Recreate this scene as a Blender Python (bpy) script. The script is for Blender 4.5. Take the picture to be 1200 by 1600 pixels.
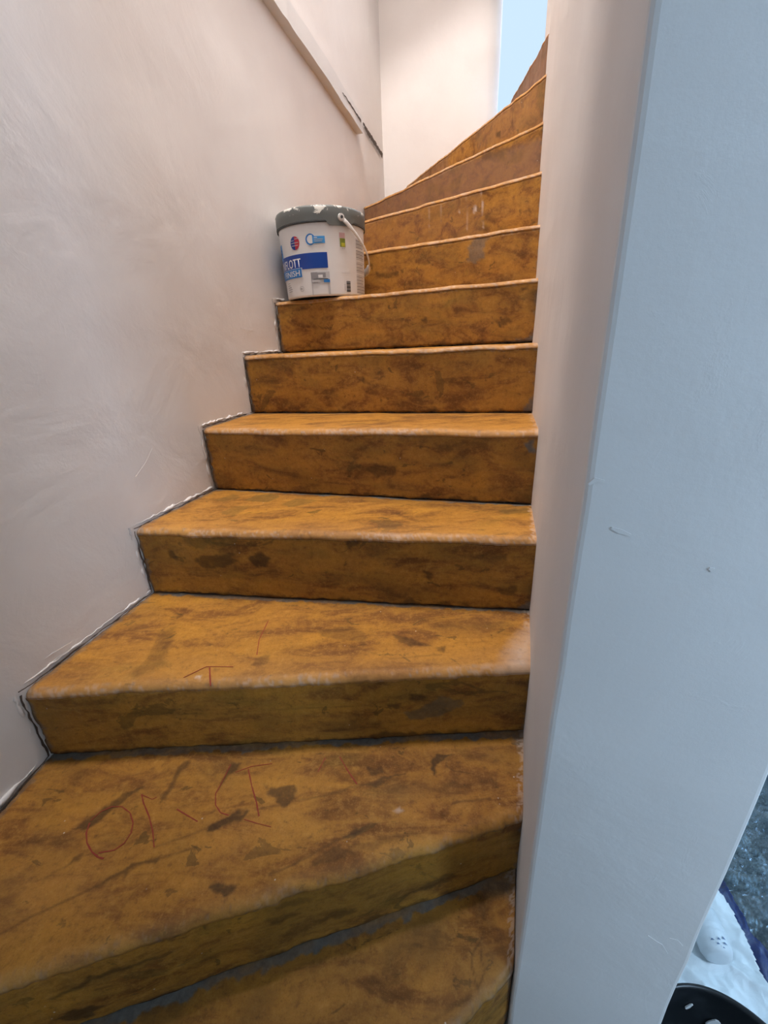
import bpy, bmesh, math, random
import numpy as np
from math import sin, cos, tan, pi, radians, hypot, atan2
from mathutils import Vector, Matrix

random.seed(4); RNG = np.random.RandomState(7)
for o in list(bpy.data.objects): bpy.data.objects.remove(o, do_unlink=True)
S = bpy.context.scene
COL = S.collection

# ------------------------------------------------------------------ camera
F, PITCH, ROLL = 653.80, 0.382315, -0.0468816
EYE = 1.27                                   # height of the lens above the hall floor
_c, _s = cos(ROLL), sin(ROLL)
right = Vector((_c, _s*sin(PITCH), _s*cos(PITCH)))
up = Vector((-_s, _c*sin(PITCH), _c*cos(PITCH)))
fwd = Vector((0, cos(PITCH), -sin(PITCH)))
cam_d = bpy.data.cameras.new('camera'); cam = bpy.data.objects.new('camera', cam_d); COL.objects.link(cam)
m = Matrix.Identity(4)
for i in range(3):
    m[i][0] = right[i]; m[i][1] = up[i]; m[i][2] = -fwd[i]
m[2][3] = EYE
cam.matrix_world = m
cam_d.sensor_fit = 'VERTICAL'; cam_d.sensor_height = 24; cam_d.lens = 24*F/1600; cam_d.clip_start = 0.02
S.camera = cam

# ------------------------------------------------------------------ world, lights, exposure
W = bpy.data.worlds.new('world'); S.world = W; W.use_nodes = True
bg = W.node_tree.nodes['Background']; bg.inputs[0].default_value = (0.61, 0.80, 1.0, 1); bg.inputs[1].default_value = 1.05
S.view_settings.view_transform = 'Standard'; S.view_settings.look = 'None'
S.view_settings.exposure = 0.0; S.view_settings.gamma = 1; S.view_settings.use_curve_mapping = False

def area(name, loc, target, sx, sy, power, color, shape='RECTANGLE'):
    d = bpy.data.lights.new(name, 'AREA'); d.shape = shape; d.size = sx; d.size_y = sy
    d.energy = power; d.color = color
    o = bpy.data.objects.new(name, d); COL.objects.link(o); o.location = loc
    o.rotation_euler = (Vector(target)-Vector(loc)).to_track_quat('-Z', 'Y').to_euler()
    return o
area('stairwell_lamp_light', (-0.13, 1.05, 5.25), (0.0, -1.0, 0), 0.85, 0.85, 172, (1.0, 0.935, 0.90), 'DISK')
area('hall_window_light', (2.05, -1.92, 2.1), (0.3, 0.3, 2.4), 1.0, 0.6, 71, (0.49, 0.72, 1.0))
area('hall_side_window_light', (2.66, 0.55, 1.6), (0.9, 0.5, 0.1), 1.0, 1.2, 24, (0.36, 0.68, 1.0))
area('landing_window_light', (1.35, 3.13, 3.0), (0.6, 1.6, 2.5), 0.9, 1.3, 12, (0.72, 0.82, 1.0))

# ------------------------------------------------------------------ helpers
def ray(p):
    x = p[0]-600; y = 800-p[1]
    x, y = _c*x-_s*y, _s*x+_c*y
    return Vector((x, F*cos(PITCH)+y*sin(PITCH), -F*sin(PITCH)+y*cos(PITCH)))
def at_z(p, z):                              # point of a photo feature on the level z (world)
    d = ray(p); return Vector((0, 0, EYE)) + d*((z-EYE)/d.z)
def at_plane(p, A, n):                       # ... on a vertical plane
    d = ray(p); t = (A-Vector((0, 0, EYE))).dot(n)/d.dot(n); return Vector((0, 0, EYE))+d*t

def link(name, mesh, mat=None, parent=None):
    o = bpy.data.objects.new(name, mesh); COL.objects.link(o)
    if mat:
        for q in (mat if isinstance(mat, (list, tuple)) else [mat]): mesh.materials.append(q)
    if parent: o.parent = parent
    return o
def origin(parent):
    v = Vector((0, 0, 0)); p = parent
    while p: v += p.location; p = p.parent
    return v
def mesh_obj(name, verts, faces, mat=None, parent=None, smooth=False, mi=None):
    og = origin(parent); me = bpy.data.meshes.new(name)
    me.from_pydata([tuple(Vector(v)-og) for v in verts], [], faces)
    if smooth: me.polygons.foreach_set('use_smooth', [True]*len(me.polygons))
    if mi: me.polygons.foreach_set('material_index', mi)
    me.update(); return link(name, me, mat, parent)
def bm_obj(name, bm, mat=None, parent=None, smooth=False):
    og = origin(parent)
    bmesh.ops.translate(bm, verts=bm.verts, vec=-og)
    me = bpy.data.meshes.new(name); bm.to_mesh(me); bm.free()
    if smooth: me.polygons.foreach_set('use_smooth', [True]*len(me.polygons))
    return link(name, me, mat, parent)
def box(bm, lo, hi):
    r = bmesh.ops.create_cube(bm, size=1)
    for v in r['verts']:
        v.co = Vector([lo[i]+(v.co[i]+.5)*(hi[i]-lo[i]) for i in range(3)])
    return r['verts']
def tag(o, label=None, cat=None, group=None, kind=None):
    if label: o['label'] = label
    if cat: o['category'] = cat
    if group: o['group'] = group
    if kind: o['kind'] = kind
    return o
def empty(name, loc):
    o = bpy.data.objects.new(name, None); COL.objects.link(o); o.location = loc; o.empty_display_size = .05; return o

# value noise on arrays
_T = RNG.rand(256, 256)
def vnoise(x, y):
    xi = np.floor(x).astype(int); yi = np.floor(y).astype(int); fx = x-xi; fy = y-yi
    fx = fx*fx*(3-2*fx); fy = fy*fy*(3-2*fy)
    a = _T[xi % 256, yi % 256]; b = _T[(xi+1) % 256, yi % 256]; c = _T[xi % 256, (yi+1) % 256]; d = _T[(xi+1) % 256, (yi+1) % 256]
    return (a*(1-fx)+b*fx)*(1-fy)+(c*(1-fx)+d*fx)*fy
def fbm(x, y, o=4):
    s = 0; a = .5
    for i in range(o): s = s+a*vnoise(x*2**i+17.3*i, y*2**i+5.1*i); a *= .5
    return s/(1-.5**o)

# ------------------------------------------------------------------ materials
def nodes(name):
    M = bpy.data.materials.new(name); M.use_nodes = True; nt = M.node_tree
    return M, nt, nt.nodes, nt.links, nt.nodes['Principled BSDF']
def plain(name, col, rough=.6, metal=0, spec=.5, emit=None):
    M, nt, N, L, b = nodes(name)
    b.inputs['Base Color'].default_value = (*col, 1); b.inputs['Roughness'].default_value = rough; b.inputs['Metallic'].default_value = metal
    b.inputs['Specular IOR Level'].default_value = spec
    return M
def mixc(nt, fac, a, b):
    n = nt.nodes.new('ShaderNodeMix'); n.data_type = 'RGBA'
    for s, v in ((0, fac), (6, a), (7, b)):
        if hasattr(v, 'is_output') or hasattr(v, 'links'): nt.links.new(v, n.inputs[s])
        else: n.inputs[s].default_value = v if s == 0 else (*v, 1)
    return n.outputs[2]
def noise(nt, scale, detail=5, rough=.6, vec=None, dist=0):
    n = nt.nodes.new('ShaderNodeTexNoise'); n.inputs['Scale'].default_value = scale; n.inputs['Detail'].default_value = detail
    n.inputs['Roughness'].default_value = rough; n.inputs['Distortion'].default_value = dist
    if vec: nt.links.new(vec, n.inputs['Vector'])
    return n.outputs['Fac']
def ramp(nt, fac, lo, hi):
    n = nt.nodes.new('ShaderNodeMapRange'); n.inputs[1].default_value = lo; n.inputs[2].default_value = hi
    nt.links.new(fac, n.inputs[0]); return n.outputs[0]
def mul(nt, a, b, op='MULTIPLY'):
    n = nt.nodes.new('ShaderNodeMath'); n.operation = op; n.use_clamp = op == 'ADD'
    for i, v in enumerate((a, b)):
        if isinstance(v, (int, float)): n.inputs[i].default_value = v
        else: nt.links.new(v, n.inputs[i])
    return n.outputs[0]
def coords(nt, scale=(1, 1, 1)):
    g = nt.nodes.new('ShaderNodeTexCoord'); mp = nt.nodes.new('ShaderNodeMapping'); mp.inputs['Scale'].default_value = scale
    nt.links.new(g.outputs['Object'], mp.inputs[0]); return mp.outputs[0]
def bump(nt, h, strength, dist, prev=None):
    n = nt.nodes.new('ShaderNodeBump'); n.inputs['Strength'].default_value = strength; n.inputs['Distance'].default_value = dist
    nt.links.new(h, n.inputs['Height'])
    if prev: nt.links.new(prev, n.inputs['Normal'])
    return n.outputs[0]

def plaster(name, c1, c2, bs=1.0):
    M, nt, N, L, b = nodes(name)
    v = coords(nt); vs = coords(nt, (1, 1, .35))
    L.new(mixc(nt, ramp(nt, noise(nt, 2.2, 4, .6, v), .35, .65), c1, c2), b.inputs['Base Color'])
    b.inputs['Roughness'].default_value = .75; b.inputs['Specular IOR Level'].default_value = .25
    h1 = bump(nt, noise(nt, 4.5, 5, .55, v, .4), .30*bs, .02)
    h2 = bump(nt, noise(nt, 160, 3, .7, v), .14*bs, .002, h1)
    sc = ramp(nt, noise(nt, 22, 6, .7, coords(nt, (1, 1, .5)), 1.2), .60, .74)
    L.new(bump(nt, sc, .14*bs, .0025, h2), b.inputs['Normal'])
    return M
M_WALL = plaster('plaster_warm_white', (.74, .70, .675), (.79, .755, .73))
M_WALLN = plaster('plaster_newel', (.72, .685, .66), (.77, .735, .71), .8)
M_CEIL = plain('ceiling_white', (.8, .79, .77), .9)
M_HALL = plain('hall_paint', (.66, .60, .54), .85)

def ochre():
    M, nt, N, L, b = nodes('worn_ochre_concrete')
    v = coords(nt); vs = coords(nt, (.45, 1.3, 1.5))
    big = noise(nt, 5, 5, .6, v, .3); med = noise(nt, 16, 6, .65, vs, .6); fine = noise(nt, 85, 4, .7, v)
    c = mixc(nt, ramp(nt, big, .34, .66), (.225, .090, .016), (.375, .163, .031))
    c = mixc(nt, ramp(nt, med, .38, .66), c, (.45, .205, .028))
    c = mixc(nt, mul(nt, ramp(nt, med, .50, .30), .8), c, (.115, .040, .010))
    c = mixc(nt, mul(nt, ramp(nt, noise(nt, 9, 5, .6, vs, .8), .60, .72), .45), c, (.27, .150, .022))
    c = mixc(nt, mul(nt, ramp(nt, fine, .52, .70), .40), c, (.55, .28, .065))
    c = mixc(nt, mul(nt, ramp(nt, fine, .46, .28), .55), c, (.13, .055, .016))
    grit = noise(nt, 320, 3, .8, v)
    c = mixc(nt, mul(nt, ramp(nt, grit, .56, .70), .35), c, (.53, .29, .09))
    c = mixc(nt, mul(nt, ramp(nt, grit, .44, .30), .40), c, (.10, .045, .015))
    fl = ramp(nt, noise(nt, 24, 8, .62, coords(nt, (.7, 1.3, 1.3)), .8), .645, .66)
    c = mixc(nt, mul(nt, fl, .6), c, (.085, .048, .012))
    # worn-through patches, ragged
    pat = ramp(nt, noise(nt, 7.5, 8, .62, coords(nt, (.8, 1.6, 1.2)), 1.0), .640, .655)
    c = mixc(nt, mul(nt, pat, .5), c, (.085, .050, .014))
    at = N.new('ShaderNodeAttribute'); at.attribute_name = 'stain_and_shade'; sep = N.new('ShaderNodeSeparateColor'); L.new(at.outputs['Color'], sep.inputs[0])
    at2 = N.new('ShaderNodeAttribute'); at2.attribute_name = 'wear'; sep2 = N.new('ShaderNodeSeparateColor'); L.new(at2.outputs['Color'], sep2.inputs[0])
    c = mixc(nt, mul(nt, sep2.outputs[0], .62), c, (.55, .285, .105))         # pale rubbed nosing
    c = mixc(nt, mul(nt, sep2.outputs[1], .92), c, (.205, .115, .078))         # brown-mauve tone
    c = mixc(nt, mul(nt, sep2.outputs[2], .60), c, (.135, .085, .022))         # olive tone
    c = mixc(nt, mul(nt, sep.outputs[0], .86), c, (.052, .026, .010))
    c = mixc(nt, sep.outputs[1], c, mixc(nt, fine, (.055, .048, .040), (.20, .185, .165)))
    c = mixc(nt, sep.outputs[2], c, (.62, .52, .45))
    vo = N.new('ShaderNodeTexVoronoi'); vo.inputs['Scale'].default_value = 42; L.new(v, vo.inputs['Vector'])
    sp = mul(nt, ramp(nt, vo.outputs['Distance'], .075, .03), ramp(nt, noise(nt, 30, 2, .5, v), .55, .62))
    c = mixc(nt, mul(nt, sp, .8), c, (.66, .58, .50))
    L.new(c, b.inputs['Base Color'])
    L.new(ramp(nt, med, 1.5, -.35), b.inputs['Roughness']); b.inputs['Specular IOR Level'].default_value = .22
    h = bump(nt, noise(nt, 30, 6, .65, v), .25, .006)
    L.new(bump(nt, noise(nt, 220, 3, .7, v), .25, .0015, h), b.inputs['Normal'])
    return M
M_STEP = ochre()
def core_mat():
    M, nt, N, L, b = nodes('dark_mortar'); v = coords(nt)
    L.new(mixc(nt, ramp(nt, noise(nt, 60, 5, .7, v), .35, .65), (.028, .022, .018), (.16, .14, .12)), b.inputs['Base Color'])
    b.inputs['Roughness'].default_value = .9; return M
M_CORE = core_mat()
M_RED = plain('red_pencil', (.26, .035, .015), .8)
M_DARK = plain('dark_crack', (.085, .062, .05), .95)
M_TRIM = plaster('painted_trim', (.68, .665, .65), (.73, .715, .70), .4)

# ------------------------------------------------------------------ stair layout (measured, eye-relative)
ZN = {0: -1.085, 1: -.908, 2: -.754, 3: -.586, 4: -.402, 5: -.21, 6: -.018, 7: .162, 8: .342, 9: .522, 10: .702, 11: .882, 12: 1.062, 13: 1.242}
ZN = {k: v+EYE for k, v in ZN.items()}
RN = {0: (.100, .235), 1: (.166, .331), 2: (.211, .461), 3: (.265, .623), 4: (.324, .801), 5: (.380, .997), 6: (.450, 1.245), 7: (.491, 1.407), 8: (.558, 1.620), 9: (.590, 1.739), 10: (.623, 1.860), 11: (.659, 1.978), 12: (.701, 2.106)}
LN = {3: (-.711, .620), 4: (-.626, .959), 5: (-.530, 1.254), 6: (-.455, 1.520), 7: (-.372, 1.740)}
RN = {k: Vector((*v, 0)) for k, v in RN.items()}; LN = {k: Vector((*v, 0)) for k, v in LN.items()}
# plan of the outer plaster wall
WALLP = [(-.86, -2.05), (-.80, -.9), (-.765, -.2), (-.748, .25), (-.728, .50), (-.711, .62), (-.626, .959), (-.530, 1.254), (-.455, 1.520), (-.372, 1.740), (-.20, 2.25), (-.052, 2.735)]
WALLP = [Vector((*p, 0)) for p in WALLP]
CORNER = Vector((.098, 3.13, 0)); BACK_END = Vector((.685, 2.950, 0))
def isect(p, d, a, b):
    e = b-a; den = d.x*e.y-d.y*e.x
    if abs(den) < 1e-9: return None
    t = ((a.x-p.x)*e.y-(a.y-p.y)*e.x)/den; u = ((a.x-p.x)*d.y-(a.y-p.y)*d.x)/den
    return t, u
def hit_wall(p, d, poly):
    best = None
    for a, b in zip(poly[:-1], poly[1:]):
        r = isect(p, d, a, b)
        if r and r[0] > .05 and -1e-3 <= r[1] <= 1.001 and (best is None or r[0] < best): best = r[0]
    return p+d*best
FULL = WALLP+[CORNER, BACK_END]
def through(n, px):
    q = at_z(px, ZN[n]); q.z = 0; d = (q-RN[n]).normalized(); return hit_wall(RN[n], d, FULL)
LN[8] = through(8, (572, 391)); LN[9] = through(9, (572, 343)); LN[10] = through(10, (566, 324)); LN[11] = through(11, (698, 238))
LN[12] = Vector((.700, 2.93, 0))
LN[2] = hit_wall(RN[2], Vector((-.74, -.18, 0)), WALLP)
LN[1] = hit_wall(RN[1], Vector((-.86, -.50, 0)), WALLP)
LN[0] = hit_wall(RN[0], Vector((-.80, -.85, 0)), WALLP)
RN[13] = Vector((.80, 2.16, 0)); LN[13] = Vector((1.25, 2.80, 0))

# stains: photo outlines carried onto the surface they lie on
ST = {}
def P(surf, ch, pts, k=1.0, soft=.0022): ST.setdefault(surf, []).append(('poly', ch, pts, k, soft))
def Lk(surf, ch, pts, w, k=1.0, soft=.002): ST.setdefault(surf, []).append(('line', ch, pts, w, k, soft))
D, G, Wt, WR, MV, OL = 0, 1, 2, 3, 4, 5
def zz(x0, y0, sc, pts): return [(x0+a/sc, y0+b/sc) for a, b in pts]
c5 = lambda *p: zz(0, 1100, 2.857, p)
c6 = lambda *p: zz(400, 1100, 2.79, p)
c7 = lambda *p: zz(0, 1350, 2.79, p)
c8 = lambda *p: zz(400, 1350, 2.79, p)
r6 = lambda *p: zz(180, 620, 1.765, p)
r7 = lambda *p: zz(0, 900, 1.395, p)
r8 = lambda *p: zz(360, 240, 2.308, p)
# tread 2
P('T2', D, c5((305, 572), (380, 555), (470, 500), (560, 430), (655, 362), (560, 395), (450, 470), (370, 520)), .8)
P('T2', D, c5((825, 250), (850, 255), (790, 340), (745, 420), (705, 440), (760, 350), (790, 280)), .7)
P('T2', D, c5((1035, 255), (1080, 260), (1010, 330), (975, 385), (990, 330)), .8)
Lk('T2', D, c5((880, 638), (800, 665), (700, 690), (600, 735), (540, 760), (440, 805), (340, 857), (150, 945), (0, 1026)), .003, .75)
P('T2', D, c5((540, 745), (640, 700), (715, 678), (700, 705), (600, 740), (440, 812), (450, 795)), .8)
P('T2', D, c5((915, 555), (980, 515), (1060, 480), (1110, 478), (1070, 520), (980, 562), (930, 572)), .95)
Lk('T2', D, c5((690, 640), (780, 605), (915, 560)), .0025, .6)
Lk('T2', D, c6((0, 462), (110, 440), (250, 408), (340, 385), (440, 357)), .003, .6)
P('T2', D, c6((430, 360), (500, 335), (555, 320), (650, 303), (650, 315), (560, 335), (520, 360), (480, 350)), .8)
P('T2', D, c6((45, 380), (90, 368), (170, 350), (178, 425), (125, 452), (100, 428), (80, 408), (55, 398)), .85)
P('T2', D, c6((25, 350), (55, 360), (48, 368)), .7)
P('T2', D, c5((365, 672), (345, 700), (300, 722), (320, 690)), .9)
Lk('T2', D, c5((300, 722), (240, 750), (200, 775), (188, 795)), .0025, .6)
P('T2', D, c7((900, 110), (920, 92), (980, 92), (1050, 88), (1010, 115), (980, 142), (930, 138)), .9)
Lk('T2', D, c6((465, 545), (400, 575), (330, 605), (240, 655), (150, 705), (60, 745)), .0028, .7)
P('T2', D, c6((470, 538), (430, 548), (370, 580), (400, 582), (455, 556)), .9)
P('T2', D, c6((230, 710), (255, 665), (330, 622), (400, 632), (395, 668), (320, 695)), .55)
P('T2', D, c6((400, 618), (560, 578), (690, 556), (725, 568), (600, 598), (480, 640), (400, 655)), .4)
P('T2', D, c6((775, 215), (860, 210), (825, 240), (790, 275), (780, 310), (765, 285)), 1)
Lk('T2', D, c6((835, 225), (830, 265), (860, 290), (930, 300)), .003, .8)
Lk('T2', D, c6((860, 425), (940, 420), (1020, 413)), .004, .7)
Lk('T2', D, c6((1025, 320), (1045, 350), (1050, 330)), .003, .8)
P('T2', D, c5((330, 300), (370, 275), (400, 290), (380, 330), (330, 360)), .6, .02)
P('T2', D, c5((150, 400), (230, 370), (300, 400), (220, 450), (160, 430)), .4, .03)
P('T2', D, c6((560, 300), (900, 310), (1050, 290), (1040, 360), (800, 380), (560, 390)), .35, .03)
P('T2', D, c6((560, 200), (760, 180), (900, 190), (1150, 200), (1150, 300), (900, 270), (600, 270)), .35, .03)
P('T2', D, c6((40, 200), (500, 190), (480, 260), (60, 300)), .22, .03)
P('T2', D, c6((480, 280), (540, 270), (560, 300), (500, 310)), .7)
P('T2', WR, c7((0, 60), (400, 20), (430, 120), (150, 260), (0, 330)), .25, .05)
P('T2', Wt, c6((600, 455), (625, 445), (632, 465), (610, 472)), .5)
P('T2', G, c6((1090, 130), (1165, 120), (1165, 230), (1140, 180)), .7, .008)
# tread 3
P('T3', D, r7((345, 120), (385, 108), (362, 180), (370, 195), (300, 222), (280, 215), (330, 180)), .45, .006)
Lk('T3', D, r7((400, 80), (350, 120), (320, 190), (280, 220)), .004, .4)
P('T3', D, r7((560, 175), (588, 170), (580, 190), (550, 195)), .5)
P('T3', D, r7((690, 118), (760, 108), (800, 130), (800, 150), (760, 140), (700, 132)), .4)
P('T3', D, r7((855, 125), (890, 135), (945, 150), (900, 152), (870, 142)), .65)
P('T3', D, r7((950, 155), (975, 152), (965, 168)), .7)
P('T3', D, r7((900, 90), (1120, 95), (1110, 130), (960, 120)), .35, .02)
P('T3', Wt, r7((1120, 150), (1160, 110), (1160, 210), (1100, 205)), .55, .025)
P('T3', Wt, r7((428, 218), (440, 217), (438, 226)), .8)
P('T3', D, r7((200, 120), (330, 50), (380, 60), (300, 120)), .25, .02)
Lk('T3', D, r7((760, 150), (850, 180), (960, 170)), .003, .45)
# riser 3
P('R3', OL, r7((885, 302), (915, 292), (935, 280), (960, 265), (1012, 273), (1005, 290), (960, 305), (920, 316), (893, 312)), 1)
P('R3', G, r7((885, 302), (915, 292), (935, 280), (960, 265), (1012, 273), (1005, 290), (960, 305), (920, 316), (893, 312)), .28)
P('R3', D, r7((842, 282), (875, 280), (870, 292), (845, 288)), .8)
P('R3', D, r7((890, 262), (932, 266), (925, 273), (895, 272)), .8)
P('R3', D, r7((800, 352), (830, 342), (960, 345), (985, 354), (880, 358)), .8)
Lk('R3', D, r7((95, 285), (170, 297), (240, 303), (450, 303), (620, 292), (830, 285)), .0018, .65)
P('R3', D, r7((560, 315), (700, 330), (820, 325), (800, 345), (560, 350)), .4, .02)
P('R3', OL, r7((60, 270), (160, 265), (130, 360), (95, 340)), .5, .03)
# riser 4
P('R4', D, r6((218, 455), (240, 436), (270, 440), (300, 434), (332, 436), (320, 448), (338, 460), (300, 470), (250, 476)), .75)
P('R4', D, r6((368, 450), (375, 438), (400, 432), (425, 448), (415, 458), (412, 470), (390, 472), (378, 462)), .9)
P('R4', D, r6((632, 402), (672, 400), (668, 418), (645, 422)), .8)
P('R4', D, r6((850, 480), (872, 490), (876, 515), (858, 505)), .8)
P('R4', D, r6((1050, 530), (1110, 520), (1105, 545), (1060, 548)), .7)
P('R4', D, r6((1040, 440), (1080, 438), (1075, 452)), .7)
P('R4', D, r6((140, 420), (155, 425), (170, 450), (148, 445)), .8)
P('R4', OL, r6((180, 390), (340, 390), (330, 410), (250, 412), (240, 425), (190, 405)), .9, .004)
P('R4', D, r6((700, 510), (760, 515), (835, 545), (760, 550)), .35, .015)
P('R4', D, r6((90, 380), (110, 385), (130, 540), (100, 530)), .3, .015)
P('R4', G, r6((1135, 570), (1160, 560), (1160, 590), (1105, 590)), .7)
# tread 4
P('T4', OL, r6((355, 287), (385, 272), (430, 268), (455, 276), (420, 290)), .95)
P('T4', OL, r6((288, 322), (330, 302), (372, 300), (345, 320), (330, 330)), .7)
P('T4', OL, r6((275, 285), (330, 268), (345, 280), (300, 290)), .8)
P('T4', OL, r6((460, 295), (500, 280), (560, 285), (520, 298), (480, 305)), .8)
P('T4', OL, r6((1055, 312), (1140, 305), (1140, 320), (1070, 322)), .9)
P('T4', D, r6((560, 280), (800, 300), (1150, 330), (1150, 300), (560, 262)), .3, .012)
# riser 5
P('R5', D, r6((690, 200), (720, 190), (780, 195), (772, 215), (720, 224), (705, 212)), .65)
P('R5', G, r6((1130, 125), (1156, 118), (1158, 158), (1140, 155)), .9)
P('R5', D, r6((1080, 120), (1158, 140), (1150, 200), (1090, 190)), .35, .02)
P('R5', D, r6((500, 210), (560, 215), (540, 250), (480, 240)), .35, .02)
P('R5', D, r6((1070, 255), (1150, 245), (1150, 290), (1090, 285)), .35, .02)
P('R5', D, r6((650, 165), (670, 168), (660, 182)), .5)
# riser 6..12
P('R6', G, r8((1068, 905), (1098, 870), (1098, 940), (1055, 940)), .75)
P('R6', D, r8((462, 815), (480, 800), (485, 820), (475, 826)), .8)
P('R6', D, r8((490, 820), (515, 830), (500, 838)), .7)
P('R7', D, r8((685, 600), (700, 590), (712, 600), (700, 610)), .8)
P('R7', D, r8((950, 600), (1010, 590), (1015, 612), (970, 625)), .65)
P('R7', D, r8((1045, 490), (1075, 475), (1078, 484), (1050, 496)), .85)
P('R7', G, r8((1090, 650), (1112, 620), (1112, 690), (1050, 690), (910, 684), (1060, 672)), .8)
P('R8', G, r8((840, 388), (862, 372), (852, 340), (880, 305), (935, 300), (915, 330), (915, 375), (895, 385), (880, 400), (862, 388)), .62)
P('R8', D, r8((525, 425), (560, 430), (605, 420), (605, 440), (560, 448), (525, 445)), .7)
P('R8', D, r8((500, 400), (512, 402), (505, 412)), .7)
P('R9', MV, r8((470, 240), (600, 205), (800, 150), (905, 125), (910, 300), (470, 360)), .30, .01)
Lk('R9', Wt, r8((905, 125), (908, 190), (910, 265)), .003, .8)
Lk('R9', Wt, r8((850, 145), (853, 275)), .002, .5)
Lk('R9', Wt, r8((757, 185), (760, 285)), .002, .45)
Lk('R9', Wt, r8((714, 190), (718, 300)), .002, .35)
P('R9', Wt, r8((876, 192), (884, 190), (882, 215), (875, 214)), .9)
P('R9', Wt, r8((820, 205), (826, 200), (828, 212)), .9)
P('R9', D, r8((1040, 205), (1095, 200), (1090, 212), (1050, 210)), .5)
P('R10', MV, r8((420, 210), (470, 150), (1125, -60), (1130, 90), (470, 280)), .75, .01)
P('R10', Wt, r8((600, 125), (700, 70), (720, 78), (620, 135)), .25, .01)
P('R10', D, r8((900, -5), (980, -18), (985, 10), (915, 20)), .4, .01)
P('R11', MV, [(735, 180), (860, 100), (860, 190), (745, 235)], .42, .02)
P('R11', MV, [(640, 280), (698, 235), (700, 262), (640, 290)], .5, .004)
P('R11', OL, [(838, 120), (848, 115), (847, 175), (838, 168)], .8, .006)
P('R11', D, [(774, 205), (780, 205), (780, 214), (774, 214)], .9)
P('R12', MV, [(780, 160), (862, 20), (862, 120), (790, 180)], .9, .02)
# riser 2
P('R2', OL, c8((0, 150), (1000, -60), (1080, -40), (880, 60), (500, 230), (0, 430)), .62, .02)
P('R2', D, c8((640, 152), (720, 105), (860, 38), (875, 55), (800, 90), (760, 112)), .65)
P('R2', D, c8((290, 245), (350, 215), (440, 195), (445, 215), (340, 252)), .6)
P('R2', D, c8((70, 205), (130, 180), (240, 165), (230, 185), (90, 215)), .5)
P('R2', D, c8((20, 260), (120, 230), (180, 235), (80, 280)), .5)
Lk('R2', D, c8((500, 150), (620, 90), (700, 70)), .003, .4)
P('R2', D, c7((195, 605), (280, 560), (400, 500), (500, 465), (600, 440), (742, 392), (640, 440), (520, 475), (420, 510), (250, 595)), .75)
P('R2', D, c7((220, 700), (300, 655), (380, 630), (452, 630), (400, 680), (330, 700)), .9)
P('R2', D, c7((888, 275), (905, 272), (900, 300), (890, 295)), 1)
Lk('R2', D, c7((1060, 270), (1120, 245)), .0025, .9)
P('R2', D, c7((480, 690), (700, 620), (980, 500), (1200, 380), (1200, 410), (980, 540), (700, 650), (560, 695)), .55, .006)
P('R2', Wt, c7((1035, 205), (1080, 180), (1110, 190), (1060, 225)), .35, .006)
# tread 1
P('T1', D, c8((970, 130), (1010, 140), (1030, 290), (985, 270), (960, 200)), .6, .01)
P('T1', G, c8((970, 90), (1130, 0), (1130, 190), (1090, 150), (1000, 130)), .55, .01)
Lk('T1', D, c8((985, 330), (950, 390), (940, 450), (955, 505), (965, 545), (1000, 470), (985, 420), (990, 340)), .003, .75)
P('T1', D, c8((1020, 310), (1120, 370), (1130, 440), (1060, 370)), .5, .006)
Lk('T1', D, c8((500, 490), (580, 560), (680, 625)), .007, .35, .006)
Lk('T1', D, c8((160, 540), (165, 600), (140, 650)), .008, .35, .006)
Lk('T1', D, c8((930, 580), (820, 650), (750, 695)), .006, .55, .004)
P('T1', D, c8((330, 370), (520, 330), (640, 360), (600, 430), (480, 520), (380, 560)), .32, .03)
P('T1', D, c8((880, 590), (940, 570), (950, 585), (900, 600)), .6)
P('T1', G, c8((1060, 560), (1135, 470), (1135, 510), (1010, 640)), .35, .006)

def seg_dist(Pn, a, b):
    ab = b-a; t = np.clip(((Pn-a)@ab)/max(ab@ab, 1e-12), 0, 1)
    return np.hypot(*(Pn-(a+t[:, None]*ab)).T)
def eval_stains(key, UV, to2):
    out = np.zeros((len(UV), 6))
    if key not in ST: return out
    w = UV+np.stack([fbm(UV[:, 0]*70+3, UV[:, 1]*70, 3)-.5, fbm(UV[:, 0]*70, UV[:, 1]*70+40, 3)-.5], 1)*.014
    brk = fbm(UV[:, 0]*160, UV[:, 1]*160, 3)
    for e in ST[key]:
        pts = np.array([to2(p) for p in e[2]])
        if e[0] == 'poly':
            k, soft = e[3], e[4]; sel = np.where((w[:, 0] > pts[:, 0].min()-.08) & (w[:, 0] < pts[:, 0].max()+.08) & (w[:, 1] > pts[:, 1].min()-.08) & (w[:, 1] < pts[:, 1].max()+.08))[0]
            if not len(sel): continue
            q = w[sel]; inside = np.zeros(len(q), bool); dmin = np.full(len(q), 9.)
            for i in range(len(pts)):
                a = pts[i]; b = pts[(i+1) % len(pts)]
                dmin = np.minimum(dmin, seg_dist(q, a, b))
                cond = (a[1] > q[:, 1]) != (b[1] > q[:, 1])
                xx = a[0]+(q[:, 1]-a[1])*(b[0]-a[0])/(b[1]-a[1]+1e-12)
                inside ^= cond & (q[:, 0] < xx)
            sd = np.where(inside, -dmin, dmin)
            v = np.clip(.5-sd/(2*soft), 0, 1)*k
            v = v*np.clip(.55+1.1*brk[sel], 0, 1)
        else:
            wd, k, soft = e[3], e[4], e[5]; dmin = np.full(len(w), 9.); w2 = UV+(w-UV)*.35
            for a, b in zip(pts[:-1], pts[1:]): dmin = np.minimum(dmin, seg_dist(w2, a, b))
            sel = np.arange(len(w)); v = np.clip(.5-(dmin-wd/2)/(2*soft), 0, 1)*k*np.clip(.35+1.3*fbm(UV[:, 0]*25, UV[:, 1]*25, 2), 0, 1)
        out[sel, e[1]] = np.maximum(out[sel, e[1]], v)
    return out

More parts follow.
